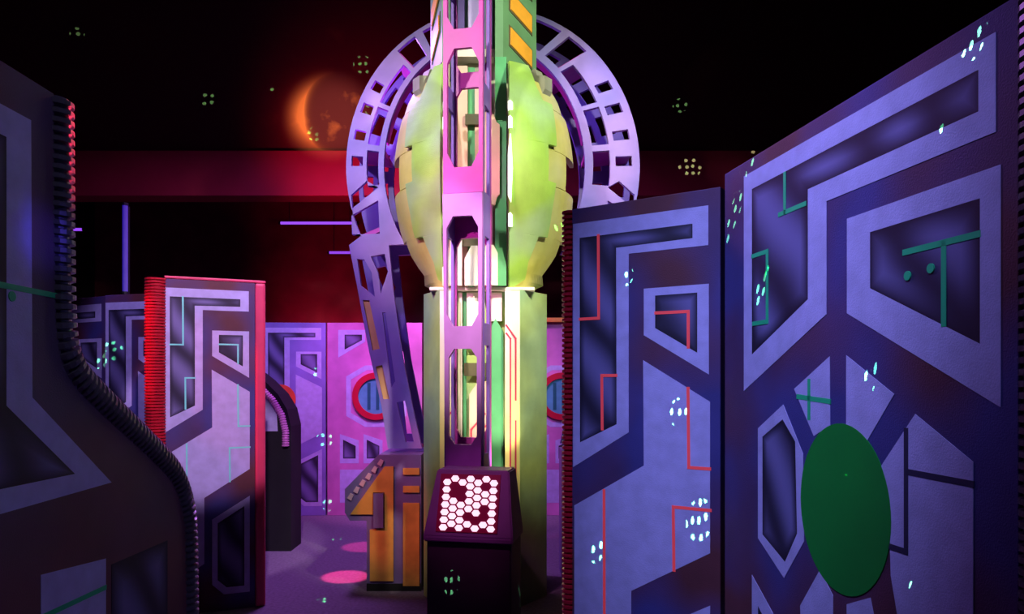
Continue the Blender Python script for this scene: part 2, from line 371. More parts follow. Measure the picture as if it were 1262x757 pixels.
# wide partition at the right
def wide_panel():
    A, B = Vector((.76, 2.61)), Vector((.968, 1.392)); U = B - A; L = U.length
    t = thing('wide_maze_screen', 'wide blue-violet partition with large green disc and green circuit lines at right', 'partition', (A.x, A.y, 0), math.atan2(U.y, U.x), 'stencilled maze partitions')
    boxo('board', P_BASE, t, 0, L, 0, .06, 0, 2.44, bev=.004)
    bh = [(0.2, 2.335), (1.138, 2.335), (1.138, 2.25), (0.526, 2.25), (0.526, 1.935), (0.2, 1.788)]
    plate('stencil_band', [(0.145, 2.392), (1.18, 2.392), (1.18, 2.194), (0.615, 2.194), (0.615, 1.884), (0.145, 1.667)], [bh], -.0014, 0, P_LIGHT, t)
    spray('stencil_window', bh, t, .04)
    th = [(0.799, 2.072), (1.142, 2.072), (1.142, 1.776), (0.799, 1.932)]
    plate('stencil_frame', [(0.706, 2.126), (1.192, 2.126), (1.192, 1.649), (0.706, 1.878)], [th], -.0014, 0, P_LIGHT, t)
    spray('stencil_window', th, t, .05)
    cx, cz, rx, rz = .684, 1.362, .193, .226
    plate('stencil_wedge', [(0.630, 1.768), (0.454, 1.677), (0.555, 1.545), (0.632, 1.58)], [], -.0014, 0, P_LIGHT, t)
    plate('stencil_wedge', [(0.703, 1.768), (0.887, 1.669), (0.779, 1.54), (0.703, 1.58)], [], -.0014, 0, P_LIGHT, t)
    for sg in (1, -1):
        m_ = lambda pts: pts if sg == 1 else [(2 * .684 - p[0], p[1]) for p in pts]
        if sg == 1:
            hh = [(0.390, 1.584), (0.269, 1.522), (0.269, 1.208), (0.403, 1.152), (0.47, 1.252), (0.46, 1.522)]
            plate('stencil_frame', [(0.393, 1.629), (0.240, 1.547), (0.240, 1.19), (0.398, 1.102), (0.505, 1.235), (0.500, 1.49)], [hh], -.0014, 0, P_LIGHT, t)
            spray('stencil_window', hh, t, .03)
    plate('stencil_field', [(0.957, 1.625), (1.124, 1.534), (1.124, .5), (.97, .42), (0.897, 1.15), (0.875, 1.235), (0.868, 1.399), (0.836, 1.488)], [], -.0014, 0, P_LIGHT, t)
    plate('stencil_wedge', [(0.486, 1.045), (0.585, 1.175), (0.645, 1.12), (.645, .70), (.50, .76)], [], -.0014, 0, P_LIGHT, t)
    plate('stencil_wedge', [(0.705, 1.115), (0.80, 1.16), (.90, .86), (.86, .68), (.705, .66)], [], -.0014, 0, P_LIGHT, t)
    hh = [(.24, .97), (.40, .86), (.40, .40), (.24, .30)]
    plate('stencil_frame', [(.20, 1.06), (.45, .90), (.45, .36), (.20, .22)], [hh], -.0014, 0, P_LIGHT, t)
    spray('stencil_window', hh, t, .03)
    plate('painted_disc', disc_poly(cx, cz, rx, rz, 56), [], -.0025, 0, P_DISC, t)['label'] = 'large dark green disc'
    for l in ([(0.402, 2.328), (0.402, 2.213)], [(0.372, 2.212), (0.511, 2.212)], [(0.205, 2.112), (0.299, 2.112), (0.299, 1.889), (0.211, 1.889)],
              [(0.923, 2.0), (1.137, 2.0)], [(1.044, 1.998), (1.044, 1.825)], [(0.475, 1.655), (0.628, 1.645)], [(0.532, 1.70), (0.532, 1.596)]):
        line('circuit_or_laser_line', l, .014, P_GREEN, t)
    for d in ((.934, 1.944), (1.007, 1.95)): plate('painted_dot', disc_poly(*d, .011, .011, 16), [], -.004, 0, P_GREEN, t)
    for l in ([(0.928, 1.585), (0.928, 1.304), (0.872, 1.304)], [(0.938, 1.49), (1.12, 1.488)]): line('circuit_or_laser_line', l, .014, P_NAVY, t)
    obj('ribbed_edge_pipe', tube_bm([(L + .03, .02, 0), (L + .03, .02, 2.5)], .034, 16, .022, .0045), PIPE_BLACK, t)
wide_panel()

# curved-profile partition close by at the left edge
def curved_panel():
    t = thing('curved_maze_screen', 'near dark partition with swelling profile and black ribbed edge at left', 'partition', (-1.18, 1.0, 0), R(90))
    prof = [(0.880, 2.44), (.884, 2.1), (0.890, 1.84), (0.92, 1.75), (1.01, 1.67), (1.46, 1.42), (1.56, 1.35), (1.62, 1.25), (1.65, 1.14), (1.66, 0)]
    plate('board', [(-.3, 0), (-.3, 2.44)] + prof, [], 0, .06, mat('brown_violet_paint', (.17, .06, .07), .6, .2, 3.5, bump=.3, bscale=240, col2=(.11, .075, .13), mixscale=1.5), t)
    hole = [(0.35, 2.27), (0.703, 2.27), (0.703, 1.643), (0.97, 1.45), (0.40, 1.452)]
    plate('stencil_band', [(0.30, 2.34), (0.790, 2.34), (0.795, 1.66), (1.15, 1.402), (0.36, 1.388)], [hole], -.0014, 0, P_LIGHT, t)
    spray('stencil_window', hole, t, .06)
    plate('stencil_field', [(0.828, 1.215), (1.12, 1.185), (1.12, .55), (.828, .5)], [], -.0014, 0, P_LIGHT, t)
    spray('stencil_window', [(1.15, 1.16), (1.50, 1.155), (1.50, .55), (1.15, .55)], t, .07)
    line('circuit_or_laser_line', [(0.45, 1.924), (0.893, 1.921)], .014, P_GREEN, t)  # green laser stripe across the board, put in as paint
    line('circuit_or_laser_line', [(0.83, 1.108), (1.115, 1.102)], .014, P_GREEN, t)  # second laser stripe, likewise painted on
    plate('painted_dot', disc_poly(.72, 1.90, .012, .012, 16), [], -.004, 0, P_GREEN, t)
    path = [(u + .034, .02, z + (.012 if i in (4, 5) else 0)) for i, (u, z) in enumerate(prof)]
    obj('ribbed_edge_pipe', tube_bm(smooth_path(path, 2), .040, 18, .024, .006), mat('grey_ribbed_plastic', (.13, .12, .14), .3, .1), t)
curved_panel()

# pink partition of the back row, with the ringed porthole
P_PINK = mat('pink_violet_paint', (.62, .22, .50), .6, .2, 3)
def porthole_panel(label, x0, wd, y, flip=False):
    t = thing('porthole_maze_screen', label, 'partition', (x0, y, 0), 0, 'stencilled maze partitions')
    fx = (lambda u: wd - u) if flip else (lambda u: u)
    g = lambda pts: [(fx(p[0]), p[1]) for p in pts]
    boxo('board', P_PINK, t, 0, wd, 0, .06, 0, 2.44, bev=.004)
    h = [(.22, 2.29), (.44, 2.29), (.44, 2.22), (.22, 2.10)]
    plate('stencil_frame', g([(.14, 2.35), (.48, 2.35), (.48, 2.20), (.14, 2.0)]), [g(h)], -.0014, 0, P_LIGHT, t); spray('stencil_window', g(h), t, .03)
    c = (.62, 1.51)
    hx = [(.30, 1.72), (.50, 1.84), (.74, 1.84), (.94, 1.72), (.94, 1.30), (.74, 1.18), (.50, 1.18), (.30, 1.30)]
    ox = [(.24, 1.76), (.48, 1.90), (.76, 1.90), (1.0, 1.76), (1.0, 1.26), (.76, 1.12), (.48, 1.12), (.24, 1.26)]
    plate('stencil_frame', g(ox), [g(hx)], -.0014, 0, P_LIGHT, t)
    plate('porthole_rim', disc_poly(fx(c[0]), c[1], .30, .30, 40), [disc_poly(fx(c[0]), c[1], .225, .225, 40)], -.03, 0, mat('crimson_rim_paint', (.55, .01, .04), .4, .1), t)
    pa = plate('porthole_pane', disc_poly(fx(c[0]), c[1], .225, .225, 40), [], -.008, 0, mat('teal_pane_paint', (.10, .42, .48), .3, .2), t)
    for k in (-.09, .02, .11): line('pane_stripe', [(fx(c[0]) + k, c[1] - .15), (fx(c[0]) + k, c[1] + .15)], .04, mat('dark_teal_paint', (.02, .16, .16), .4, .1), pa, -.012, -.008)
    for (a, b_) in ((.16, .40), (.46, .70), (.78, 1.0)):
        h = [(a + .04, .96), (b_ - .04, .88), (b_ - .04, .72), (a + .04, .72)]
        plate('stencil_frame', g([(a, 1.03), (b_, .95), (b_, .66), (a, .66)]), [g(h)], -.0014, 0, P_LIGHT, t); spray('stencil_window', g(h), t, .03)
    plate('stencil_field', g([(.16, .58), (1.0, .58), (1.0, .16), (.16, .16)]), [], -.0014, 0, P_LIGHT, t)
porthole_panel('pink partition with crimson-ringed teal porthole behind the arch leg', -2.34, 1.2, 9.25)
porthole_panel('pink-violet partition of the back row right of green tower', .05, 1.2, 9.25, True)
def plain_back(label, x0, x1, y):
    t = thing('back_maze_screen', label, 'partition', (x0, y, 0), 0, 'stencilled maze partitions')
    boxo('board', P_PINK, t, 0, x1 - x0, 0, .06, 0, 2.44, bev=.004)
    plate('stencil_field', [(.1, 2.3), (x1 - x0 - .1, 2.3), (x1 - x0 - .1, 1.2), (.1, 1.0)], [], -.0014, 0, P_LIGHT, t)
plain_back('pink and white partition between arch leg and green tower column', -1.12, .03, 9.25)
boxo('capping_strip', mat('orange_paint', (.95, .42, .06), .5, .15), None, .1, 1.0, 9.18, 9.34, 2.445, 2.50, bev=.01)
tag(bpy.data.objects['capping_strip'], 'orange capping strip along top of back partition right of tower', 'trim strip')

# low black partition with a clipped corner
t = thing('clipped_maze_screen', 'low black partition with clipped corner and pink ribbed edge behind red-edged one', 'partition', (-3.0, 7.3, 0), 0)
pr = [(.38, 1.82), (.52, 1.71), (.66, 1.57), (.75, 1.42), (.79, 1.25), (.79, 0)]
plate('board', [(0, 0), (0, 1.84), (.30, 1.84)] + pr, [], 0, .35, BLACK, t)
obj('ribbed_edge_pipe', tube_bm([(x - .05, -.01, z - .06) for x, z in pr[:5]] + [(.74, -.01, 1.05)], .03, 12, .024, .005), mat('pink_ribbed_plastic', (.7, .25, .6), .4, .1), t)
plate('painted_arch', [(.42, 1.72), (.64, 1.50), (.66, 1.2), (.42, 1.2)], [], -.005, 0, P_LIGHT, t)

# ------------------------------------------------------------------ neon tubes at the back
def neon(label, a, b_, col, st, r=.022):
    a, b_ = Vector(a), Vector(b_); d = (b_ - a).normalized()
    t = thing('neon_tube', label, 'tube light', a)
    obj('glass_tube', tube_bm([(0, 0, 0), b_ - a], r, 12), mat('tube_' + '_'.join(str(int(c * 99)) for c in col) + str(st), (.2, .2, .3), emit=col, estr=st), t)
    for s in (-d * .03, (b_ - a)):
        obj('end_cap', tube_bm([s, s + d * .03], r * 1.3, 12), GREY_DK, t)
    back = Vector((0, r + .02, 0))
    obj('housing', tube_bm([back, b_ - a + back], r * .9, 8), GREY_DK, t)
    if abs(d.z) > .5: obj('stand_pole', tube_bm([back - Vector((0, 0, a.z)), back], r * .8, 8), GREY_DK, t)
    else:
        for k in (.1, .9): obj('hanger_rod', tube_bm([(b_ - a) * k + back, (b_ - a) * k + back + Vector((0, 0, 7.0 - a.z))], .006, 6), GREY_DK, t)
neon('long violet tube light crossing behind the left side of arch', (-3.80, 12.0, 4.30), (-2.55, 12.0, 4.30), (.34, .08, .95), 1.1)
neon('short violet tube light below the long violet one', (-3.15, 12.6, 3.92), (-2.5, 12.6, 3.92), (.34, .07, .95), .9)
neon('small violet tube light beside the curved partition edge', (-6.9, 11.5, 4.09), (-6.76, 11.5, 4.09), (.34, .07, .95), 1)
neon('upright blue tube light above the left partitions', (-4.45, 8.4, 2.73), (-4.45, 8.4, 3.72), (.05, .02, .9), .28, .03)

# ------------------------------------------------------------------ centre-piece: green tower
CREAM = mat('cream_paint', (.88, .80, .66), .45, .1, 4)
PEACH = mat('peach_paint', (.90, .55, .40), .45, .1, 4)
YELLOW = mat('pale_yellow_paint', (.80, .80, .30), .5, .12, 4, col2=(.86, .78, .55), mixscale=2.0)
PGREEN = mat('pale_green_paint', (.42, .64, .28), .45, .12, 5, col2=(.42, .70, .10), mixscale=2.2, bump=.3, bscale=200)
CGREEN = mat('column_green_paint', (.42, .56, .16), .5, .15, 5, col2=(.30, .48, .26), mixscale=1.4, bump=.3, bscale=200)
YGREEN = mat('yellow_shell_paint', (.74, .70, .14), .5, .12, 5, col2=(.64, .63, .22), mixscale=2.5)
GREEN = mat('leaf_green_paint', (.10, .42, .16), .5, .15, 5)
HGREEN = mat('hood_green_paint', (.15, .33, .15), .5, .15, 4)
ORANGE = mat('amber_panel_paint', (.95, .42, .04), .45, .12, 8)
OLIVE = mat('dark_olive_paint', (.10, .09, .04), .6, .2)
REDL = mat('crimson_line_paint', (.65, .05, .10), .5, .05)
SLOT = mat('lit_slot', (.9, .9, .85), emit=(1, .98, .9), estr=1.6)
PLUM = mat('plum_paint', (.20, .07, .22), .5, .15, 5)
TX, TY = -.227, 6.0
tw = thing('tower', 'pale green and cream tower with notched barrel shells, centre of arena', 'tower', (TX, TY, 0))
CTOP = 2.39
# column: core and faces
cs = [(-.20, -.36), (-.20, -.47), (-.32, -.5), (-.474, -.2), (-.474, .4), (.503, .4), (.503, -.2), (.29, -.5), (.18, -.47), (.18, -.36)]
def prism(name, pts, z0, z1, m, parent, bev=0):
    bm = bmesh.new()
    a = [bm.verts.new((p[0], p[1], z0)) for p in pts]; b_ = [bm.verts.new((p[0], p[1], z1)) for p in pts]
    n = len(pts)
    for i in range(n): bm.faces.new([a[i], a[(i + 1) % n], b_[(i + 1) % n], b_[i]])
    for q, rev in ((a, True), (b_, False)):
        for t_ in tessellate_polygon([[Vector((p[0], p[1], 0)) for p in pts]]): bm.faces.new([q[i] for i in t_])
    return obj(name, bm, m, parent)
prism('column_body', cs, 0, CTOP, CGREEN, tw)
def slab(name, x0, x1, z0, z1, y, th, m, pts=None, parent=None):
    return plate(name, pts or [(x0, z0), (x0, z1), (x1, z1), (x1, z0)], [], y - th, y, m, parent or tw)
# cream facings left and right of the recess (x from the column axis)
FADE = mat('cream_lightfall_paint', (.9, .8, .7), .45, .08, 4)  # yellow-to-white ramp: partly paint, partly light fall put into the colour
_nt = FADE.node_tree; _g = _nt.nodes.new('ShaderNodeNewGeometry'); _sp = _nt.nodes.new('ShaderNodeSeparateXYZ'); _mr = _nt.nodes.new('ShaderNodeMapRange')
_nt.links.new(_g.outputs['Position'], _sp.inputs[0]); _nt.links.new(_sp.outputs[2], _mr.inputs[0]); _mr.inputs[1].default_value = 1.35; _mr.inputs[2].default_value = 2.1
_mm = _nt.nodes.new('ShaderNodeMix'); _mm.data_type = 'RGBA'; _mm.inputs[6].default_value = (.86, .80, .26, 1); _mm.inputs[7].default_value = (.92, .82, .76, 1)
_nt.links.new(_mr.outputs[0], _mm.inputs[0])
_nt.links.new(_mm.outputs[2], next(n for n in _nt.nodes if n.bl_idname == 'ShaderNodeMix' and n.blend_type == 'MULTIPLY').inputs[6])
slab('column_facing', -.315, -.205, 0, CTOP - .01, -.500, .012, FADE)
slab('column_facing', .175, .285, 0, CTOP - .01, -.500, .012, FADE)
# pieces standing in the recess
slab('recess_panel', -.185, -.155, .95, CTOP - .01, -.36, .05, CREAM)
slab('recess_strip', -.15, -.125, 1.10, CTOP - .01, -.36, .02, GREEN)
slab('recess_panel', -.12, .02, 1.95, CTOP - .01, -.36, .05, CREAM)
slab('recess_block', -.14, .04, 1.74, 1.84, -.36, .05, OLIVE)
slab('recess_panel', 0, 0, 0, 0, -.36, .05, PEACH, [(-.10, .95), (-.10, 1.60), (-.03, 1.70), (.03, 1.70), (.03, .95)])
slab('recess_strip', .07, .15, .95, CTOP - .15, -.36, .07, GREEN, [(.07, .95), (.07, 2.12), (.10, 2.18), (.16, 2.08), (.16, .95)])
slab('recess_panel', .05, .15, 2.16, CTOP - .01, -.36, .05, CREAM)
for l, y in (([(-.085, .96), (-.085, 1.33), (.02, 1.45)], -.412), ([(-.03, .96), (-.03, 1.30), (.03, 1.36)], -.412), ([(-.275, .95), (-.275, 1.42), (-.215, 1.48)], -.513),
             ([(.215, .95), (.215, 2.02), (.185, 2.06)], -.513), ([(.255, .95), (.255, 1.40)], -.513), ([(.255, 1.56), (.255, 2.02), (.185, 2.12)], -.513)):
    line('circuit_or_laser_line', l, .012, REDL, tw, y - .004, y)
boxo('column_cap', CREAM, tw, -.40, .40, -.46, .35, CTOP, CTOP + .025, bev=.005)

# barrel shells
ZC, HH, RM = 3.33, 1.15, .745
def rz_(z, dr=0): return (RM + dr) * math.sqrt(max(.02, 1 - ((z - ZC) / HH) ** 2))
def shell(name, steps, inner, m, dr, sgn, label=None, nz=44, th=.03):
    """steps = [(z, az)] outer notched edge going up; inner = azimuth of the straight inner edge"""
    bm = bmesh.new(); zs = []
    for (z0, a0), (z1, a1) in zip(steps, steps[1:]):
        n = max(1, int((z1 - z0) / .045))
        for i in range(n): zs.append((z0 + (z1 - z0) * i / n, a0 + (a1 - a0) * i / n))
    zs.append(steps[-1]); na = 9; gi, go = [], []
    for z, az in zs:
        rowi, rowo = [], []
        for j in range(na + 1):
            ic = inner(z) if callable(inner) else inner
            a = R(ic + (az - ic) * j / na) * sgn
            for rr, row in ((rz_(z, dr) - th, rowi), (rz_(z, dr), rowo)):
                row.append(bm.verts.new((rr * math.sin(a), -rr * math.cos(a), z)))
        gi.append(rowi); go.append(rowo)
    n = len(zs)
    for i in range(n - 1):
        for j in range(na):
            bm.faces.new([go[i][j], go[i][j + 1], go[i + 1][j + 1], go[i + 1][j]]); bm.faces.new([gi[i][j], gi[i + 1][j], gi[i + 1][j + 1], gi[i][j + 1]])
        for j in (0, na): bm.faces.new([gi[i][j], go[i][j], go[i + 1][j], gi[i + 1][j]])
    for i in (0, n - 1):
        for j in range(na): bm.faces.new([gi[i][j], gi[i][j + 1], go[i][j + 1], go[i][j]])
    o = obj(name, bm, m, tw)
    if label: o['label'] = label
    return o
GS = [(2.42, 30), (2.48, 39), (2.60, 36), (2.785, 39), (2.79, 47), (2.97, 46), (3.185, 47), (3.19, 40.5), (3.46, 40.5), (3.465, 47.5), (3.80, 49), (3.805, 41), (3.92, 38), (4.10, 38)]
YS = [(2.42, 62), (2.47, 80), (2.53, 62), (2.69, 70), (2.80, 70), (2.805, 84), (2.96, 84), (3.17, 88), (3.175, 62), (3.44, 62), (3.445, 88), (3.78, 84), (3.785, 66), (3.88, 66), (3.98, 58)]
inR = lambda z: math.degrees(math.asin(min(.9, .20 / rz_(z))))
inL = lambda z: math.degrees(math.asin(min(.9, .285 / rz_(z))))
shell('front_shell', GS, inR, PGREEN, .025, 1); shell('front_shell', [(z, a + 2) for z, a in GS], inL, PGREEN, .025, -1)
shell('rear_shell', YS, 30, YGREEN, -.012, 1); shell('rear_shell', YS, 30, YGREEN, -.012, -1)
# grey brackets at the shoulders
for s in (1, -1):
    bm = bmesh.new(); c0 = R(50) * s
    pts = [(.48, 4.07), (.50, 3.99), (.60, 3.84), (.66, 3.92), (.66, 4.02), (.585, 4.04), (.56, 4.10)]
    plate_bm(pts, (), -.05, .05, bm, fn=lambda x, y, z: (s * x * math.sin(R(50)) + y * .6 * s, -x * math.cos(R(50)) + y * .77, z))
    obj('shoulder_bracket', bm, mat('grey_green_paint', (.34, .34, .24), .6, .2), tw)
# core seen through the gap
prism('inner_core', [(.30 * math.cos(R(22.5 + 45 * i)), .30 * math.sin(R(22.5 + 45 * i))) for i in range(8)], CTOP + .02, 4.3, mat('core_paint', (.55, .58, .38), .5, .15), tw)
for x0, x1, z0, z1, y, m in ((-.235, -.195, 2.42, 4.12, -.34, YELLOW), (-.19, -.115, 2.42, 4.12, -.36, PEACH), (-.112, -.06, 2.42, 4.12, -.33, GREEN),
                             (-.058, -.02, 2.9, 3.95, -.36, PEACH), (-.015, .02, 2.9, 3.95, -.34, CREAM), (.10, .185, 2.42, 4.14, -.47, GREEN), (.02, .08, 2.42, 3.75, -.40, PEACH),
                             (-.30, -.245, 2.42, 4.14, -.45, YELLOW)):
    slab('core_strip', x0, x1, z0, z1, y, .04, m)
slab('core_panel', 0, 0, 0, 0, -.51, .03, PEACH, [(.015, 3.03), (.015, 3.62), (.045, 3.68), (.09, 3.70), (.11, 3.64), (.135, 3.62), (.135, 3.10), (.115, 3.08), (.10, 3.02)])
slab('core_panel', 0, 0, 0, 0, -.51, .03, CREAM, [(.00, 2.42), (.00, 2.64), (.03, 2.72), (.09, 2.72), (.12, 2.66), (.12, 2.42)])
slab('core_panel', 0, 0, 0, 0, -.48, .03, CREAM, [(-.24, 2.42), (-.24, 2.80), (-.19, 2.88), (-.15, 2.88), (-.15, 2.42)])
slab('core_panel', 0, 0, 0, 0, -.48, .03, CREAM, [(-.13, 2.42), (-.13, 2.62), (-.08, 2.72), (-.03, 2.72), (-.03, 2.42)])
slab('core_block', -.15, 0, 2.72, 3.02, -.46, .02, OLIVE)
slab('core_block', -.13, 0, 3.66, 3.74, -.41, .02, OLIVE)
# lit slots on the gap edges
for x, zl in ((.215, [(3.67, 3.74, .035), (3.53, 3.62, .03), (2.99, 3.48, .035), (2.83, 2.93, .03)]), (-.262, [(3.67, 3.74, .026), (3.53, 3.62, .026), (2.83, 2.91, .026)])):
    for z0, z1, wd in zl:
        zm = (z0 + z1) / 2; y = -math.sqrt(max(.02, rz_(zm) ** 2 - x * x)) - .04
        if z1 - z0 > .3: pts = [(x - wd / 2, z0 + .05), (x - wd / 2, zm + .1), (x - .004, z1), (x + .004, z1), (x + wd / 2, zm), (x + .006, z0)]
        else: pts = [(x - wd / 2, z0), (x - wd / 2, z1 - .01), (x, z1), (x + wd / 2, z1 - .02), (x + wd / 2, z0)]
        slab('lit_slot', 0, 0, 0, 0, y + .03, .03, SLOT, pts)['label'] = 'glowing white slot'
# hood
HZ0, HZ1 = 4.11, 5.75
hood = [(.16, -.5), (.42, -.2), (.42, .10), (-.42, .10), (-.42, -.2), (-.30, -.5), (-.24, -.5), (-.24, -.18), (.10, -.18), (.10, -.5)]
hb = prism('hood', hood, HZ0, HZ1, HGREEN, tw)
for (ax, ay), (bx, by), sl in (((.16, -.5), (.42, -.2), -1), ((-.42, -.2), (-.30, -.5), 1)):
    e = Vector((bx - ax, by - ay)); ln = e.length; e.normalize(); nrm = Vector((e.y, -e.x))
    if nrm.dot(Vector((ax + bx, ay + by))) < 0: nrm = -nrm
    fn = lambda x, y, z, ax=ax, ay=ay, e=e, nrm=nrm: (ax + e.x * x - nrm.x * y, ay + e.y * x - nrm.y * y, z)
    z = 4.15 + (.1 if sl == 1 else 0)
    for k in range(6):
        h = .19; a, b_ = ln * .16, ln * .86
        zz = z + k * .27
        o_ = [(a, zz + (.10 if sl < 0 else -.06)), (b_, zz + (0 if sl < 0 else .10)), (b_, zz + h - .03 + (0 if sl < 0 else .10)), (a, zz + h - .03 + (.10 if sl < 0 else -.06))]
        fr = plate('hood_window_surround', o_, [], -.006, 0, OLIVE, hb, fn=fn)
        _, i_ = inset(o_, .014)
        plate('amber_window', i_, [], -.014, -.004, ORANGE, hb, fn=fn)
for x0, x1, m in ((-.20, -.15, mat('violet_paint', (.25, .16, .55), .5, .1)), (-.12, -.02, mat('lilac_paint', (.55, .45, .8), .5, .1)), (.02, .07, MAT['violet_paint'])):
    slab('hood_strip', x0, x1, 4.35, HZ1, -.18, .05, m, parent=hb)
slab('hood_lintel', -.23, .09, 4.19, 4.25, -.18, .22, CREAM, parent=hb)

# ------------------------------------------------------------------ lattice mast in front
MAG = mat('orchid_paint', (.55, .045, .40), .45, .12, 5)
VIO = mat('mast_violet_paint', (.20, .10, .46), .5, .15, 5)
ORCH = mat('lilac_mast_paint', (.42, .15, .56), .5, .12, 5)
ms = thing('lattice_mast', 'tall magenta and violet cut-out lattice mast in front of green tower', 'mast', (-.336, 4.98, 0), R(-12))
def zc(py, d): return EYE - (py - HY) / F * d
hw = .140
def oct_hole(x0, x1, z0, z1, c, cz=None):
    cz = cz or c * 1.3
    return [(x0 + c, z0), (x1 - c, z0), (x1, z0 + cz), (x1, z1 - cz), (x1 - c, z1), (x0 + c, z1), (x0, z1 - cz), (x0, z0 + cz)]
def Z(py): return zc(py, 4.97)
r = .028
up = [(-hw, Z(237)), (hw, Z(237)), (hw, 5.75), (-hw, 5.75)]
plate('upper_front_plate', up, [oct_hole(-hw + r, hw - r, Z(205), Z(58), .05, .10), oct_hole(-hw + r, hw - r, Z(34), 5.62, .05, .09)], 0, .03, MAG, ms)
lo = [(-hw + .025, 0), (hw - .01, 0), (hw - .01, .9), (hw, Z(238)), (-hw, Z(238)), (-hw + .025, .9)]
plate('lower_front_plate', lo, [oct_hole(-hw + r, hw - r, Z(402), Z(266), .045, .08), oct_hole(-hw + r + .015, hw - r - .01, Z(548), Z(430), .04, .06)], -.012, .02, ORCH, ms)
rp = [(-hw, 0), (hw, 0), (hw, 5.75), (-hw, 5.75)]
plate('rear_plate', rp, [oct_hole(-hw + .03, hw - .03, a, b_, .035, .06) for a, b_ in ((1.30, 2.72), (2.92, 3.79), (3.90, 5.6))], .22, .25, MAG, ms)
for s_ in (-1, 1):
    bm = plate_bm([(.03, 0), (.22, 0), (.22, 5.75), (.03, 5.75)], [[(.06, a), (.19, a), (.19, b_), (.06, b_)] for a, b_ in ((1.2, 1.95), (2.1, 2.7), (3.0, 3.6), (3.75, 4.4), (4.55, 5.6))], 0, .02,
                  fn=lambda x, y, z: (s_ * (hw - y), x, z))
    obj('side_plate', bm, VIO, ms)
boxo('mast_shelf', MAG, ms, -hw + .02, hw - .02, .03, .22, Z(237), Z(237) + .025, bev=.004)

# ------------------------------------------------------------------ control podium with honeycomb light
pd = thing('control_podium', 'plum control podium with honeycomb light panel at foot of mast', 'podium', (-.245, 4.66, 0), R(-11))
bw, tw_ = .275, .235
def loft(name, quads, m, parent):
    bm = bmesh.new(); rings = [[bm.verts.new(p) for p in q] for q in quads]
    for a, b_ in zip(rings, rings[1:]):
        for i in range(4): bm.faces.new([a[i], a[(i + 1) % 4], b_[(i + 1) % 4], b_[i]])
    bm.faces.new(rings[0][::-1]); bm.faces.new(rings[-1])
    bmesh.ops.bevel(bm, geom=bm.edges[:], offset=.008, segments=2, affect='EDGES')
    return obj(name, bm, m, parent)
q = lambda a, y0, y1, z: [(-a, y0, z), (a, y0, z), (a, y1, z), (-a, y1, z)]
loft('head', [q(.285, -.16, .20, .70), q(.285, -.16, .20, .735), q(.235, -.02, .20, 1.135)], PLUM, pd)
loft('pedestal', [q(.27, -.13, .2, 0), q(.27, -.13, .2, .55), q(.27, -.13, .2, .70)], mat('dark_plum_paint', (.06, .025, .05), .5, .15), pd)
# slanted face frame: along u (x) and v up the slope
p0, p1 = Vector((0, -.16, .735)), Vector((0, -.02, 1.135)); vv = (p1 - p0).normalized(); nn = Vector((0, -vv.z, vv.y))
ff = lambda x, y, z: tuple(p0 + vv * z + Vector((x, 0, 0)) - nn * y)
sc = plate('screen', [(-.205, .03), (.185, .03), (.185, .395), (-.205, .395)], [], -.006, 0, mat('crimson_screen', (.16, .004, .03), .3, .1, emit=(.9, .0, .12), estr=.05), pd, fn=ff)
HEX = mat('honeycomb_lamp', (.9, .8, .85), emit=(1, .66, .82), estr=1.25)
on = {0: (1, 1, 1, 1, 1, 1, 1), 1: (1, 0, 0, 1, 1, 1, 1), 2: (1, 0, 0, 1, 1, 1, 1), 3: (1, 1, 1, 1, 1, 0, 1), 4: (1, 1, 1, 1, 1, 0, 1), 5: (1, 0, 1, 1, 0, 0, 1), 6: (1, 1, 1, 1, 1, 1, 1)}
hx_me = None
for c, rows in on.items():
    for k, v in enumerate(rows):
        if not v: continue
        x = -.158 + c * .0505; z = .345 - k * .0475 + (.024 if c % 2 else 0) - .004
        if hx_me is None:
            hx = [(.0265 * math.cos(R(60 * i)), .0215 * math.sin(R(60 * i)) * 1.0) for i in range(6)]
            o = plate('hexagon_cell', hx, [], -.004, .004, HEX, sc, fn=lambda a, y, b_: tuple(vv * b_ + Vector((a, 0, 0)) - nn * y)); hx_me = o.data
        else:
            o = bpy.data.objects.new('hexagon_cell', hx_me); COL.objects.link(o); o.parent = sc
        o.location = p0 + vv * z + Vector((x, 0, 0)) + nn * .009

# ------------------------------------------------------------------ ring arch behind the tower
PERI = mat('periwinkle_paint', (.30, .24, .66), .5, .15, 3, col2=(.42, .26, .60), mixscale=1.5, bump=.2)
DF = 6.15
def pt(px, py): return ((px - CX) / F * DF, EYE - (py - HY) / F * DF)
RC = ((607.5 - CX) / F * DF)
ra = thing('ring_arch', 'huge periwinkle cut-out ring arch standing behind green tower', 'arch', (0, DF, 0))
def el(tt, a):
    """tt 0 = inner rim, 1 = outer rim; a in degrees from +x"""
    ca, sa = math.cos(R(a)), math.sin(R(a))
    ix, iz = 597 + 124 * ca, 205 - 156 * sa; ox, oz = 607.5 + 181 * ca, 205 - 196 * sa
    return pt(ix + (ox - ix) * tt, iz + (oz - iz) * tt)
def sector(t0, t1, a0, a1, n=None):
    n = n or max(1, int(abs(a1 - a0) / 4))
    return [el(t1, a0 + (a1 - a0) * i / n) for i in range(n + 1)] + [el(t0, a1 + (a0 - a1) * i / n) for i in range(n + 1)]
def both(px):       # a left-hand outline and its mirror image on the right
    l = [pt(*p) for p in px]; return [l, [(2 * RC - x, z) for x, z in l]]
legL_out = [(430, 302), (441, 358), (454, 430), (470, 500), (478, 553)]
legL_in = [(520, 553), (508, 500), (496, 440), (485, 360), (479, 302)]
def mir(px): return [(2 * RC - pt(*p)[0], pt(*p)[1]) for p in px]
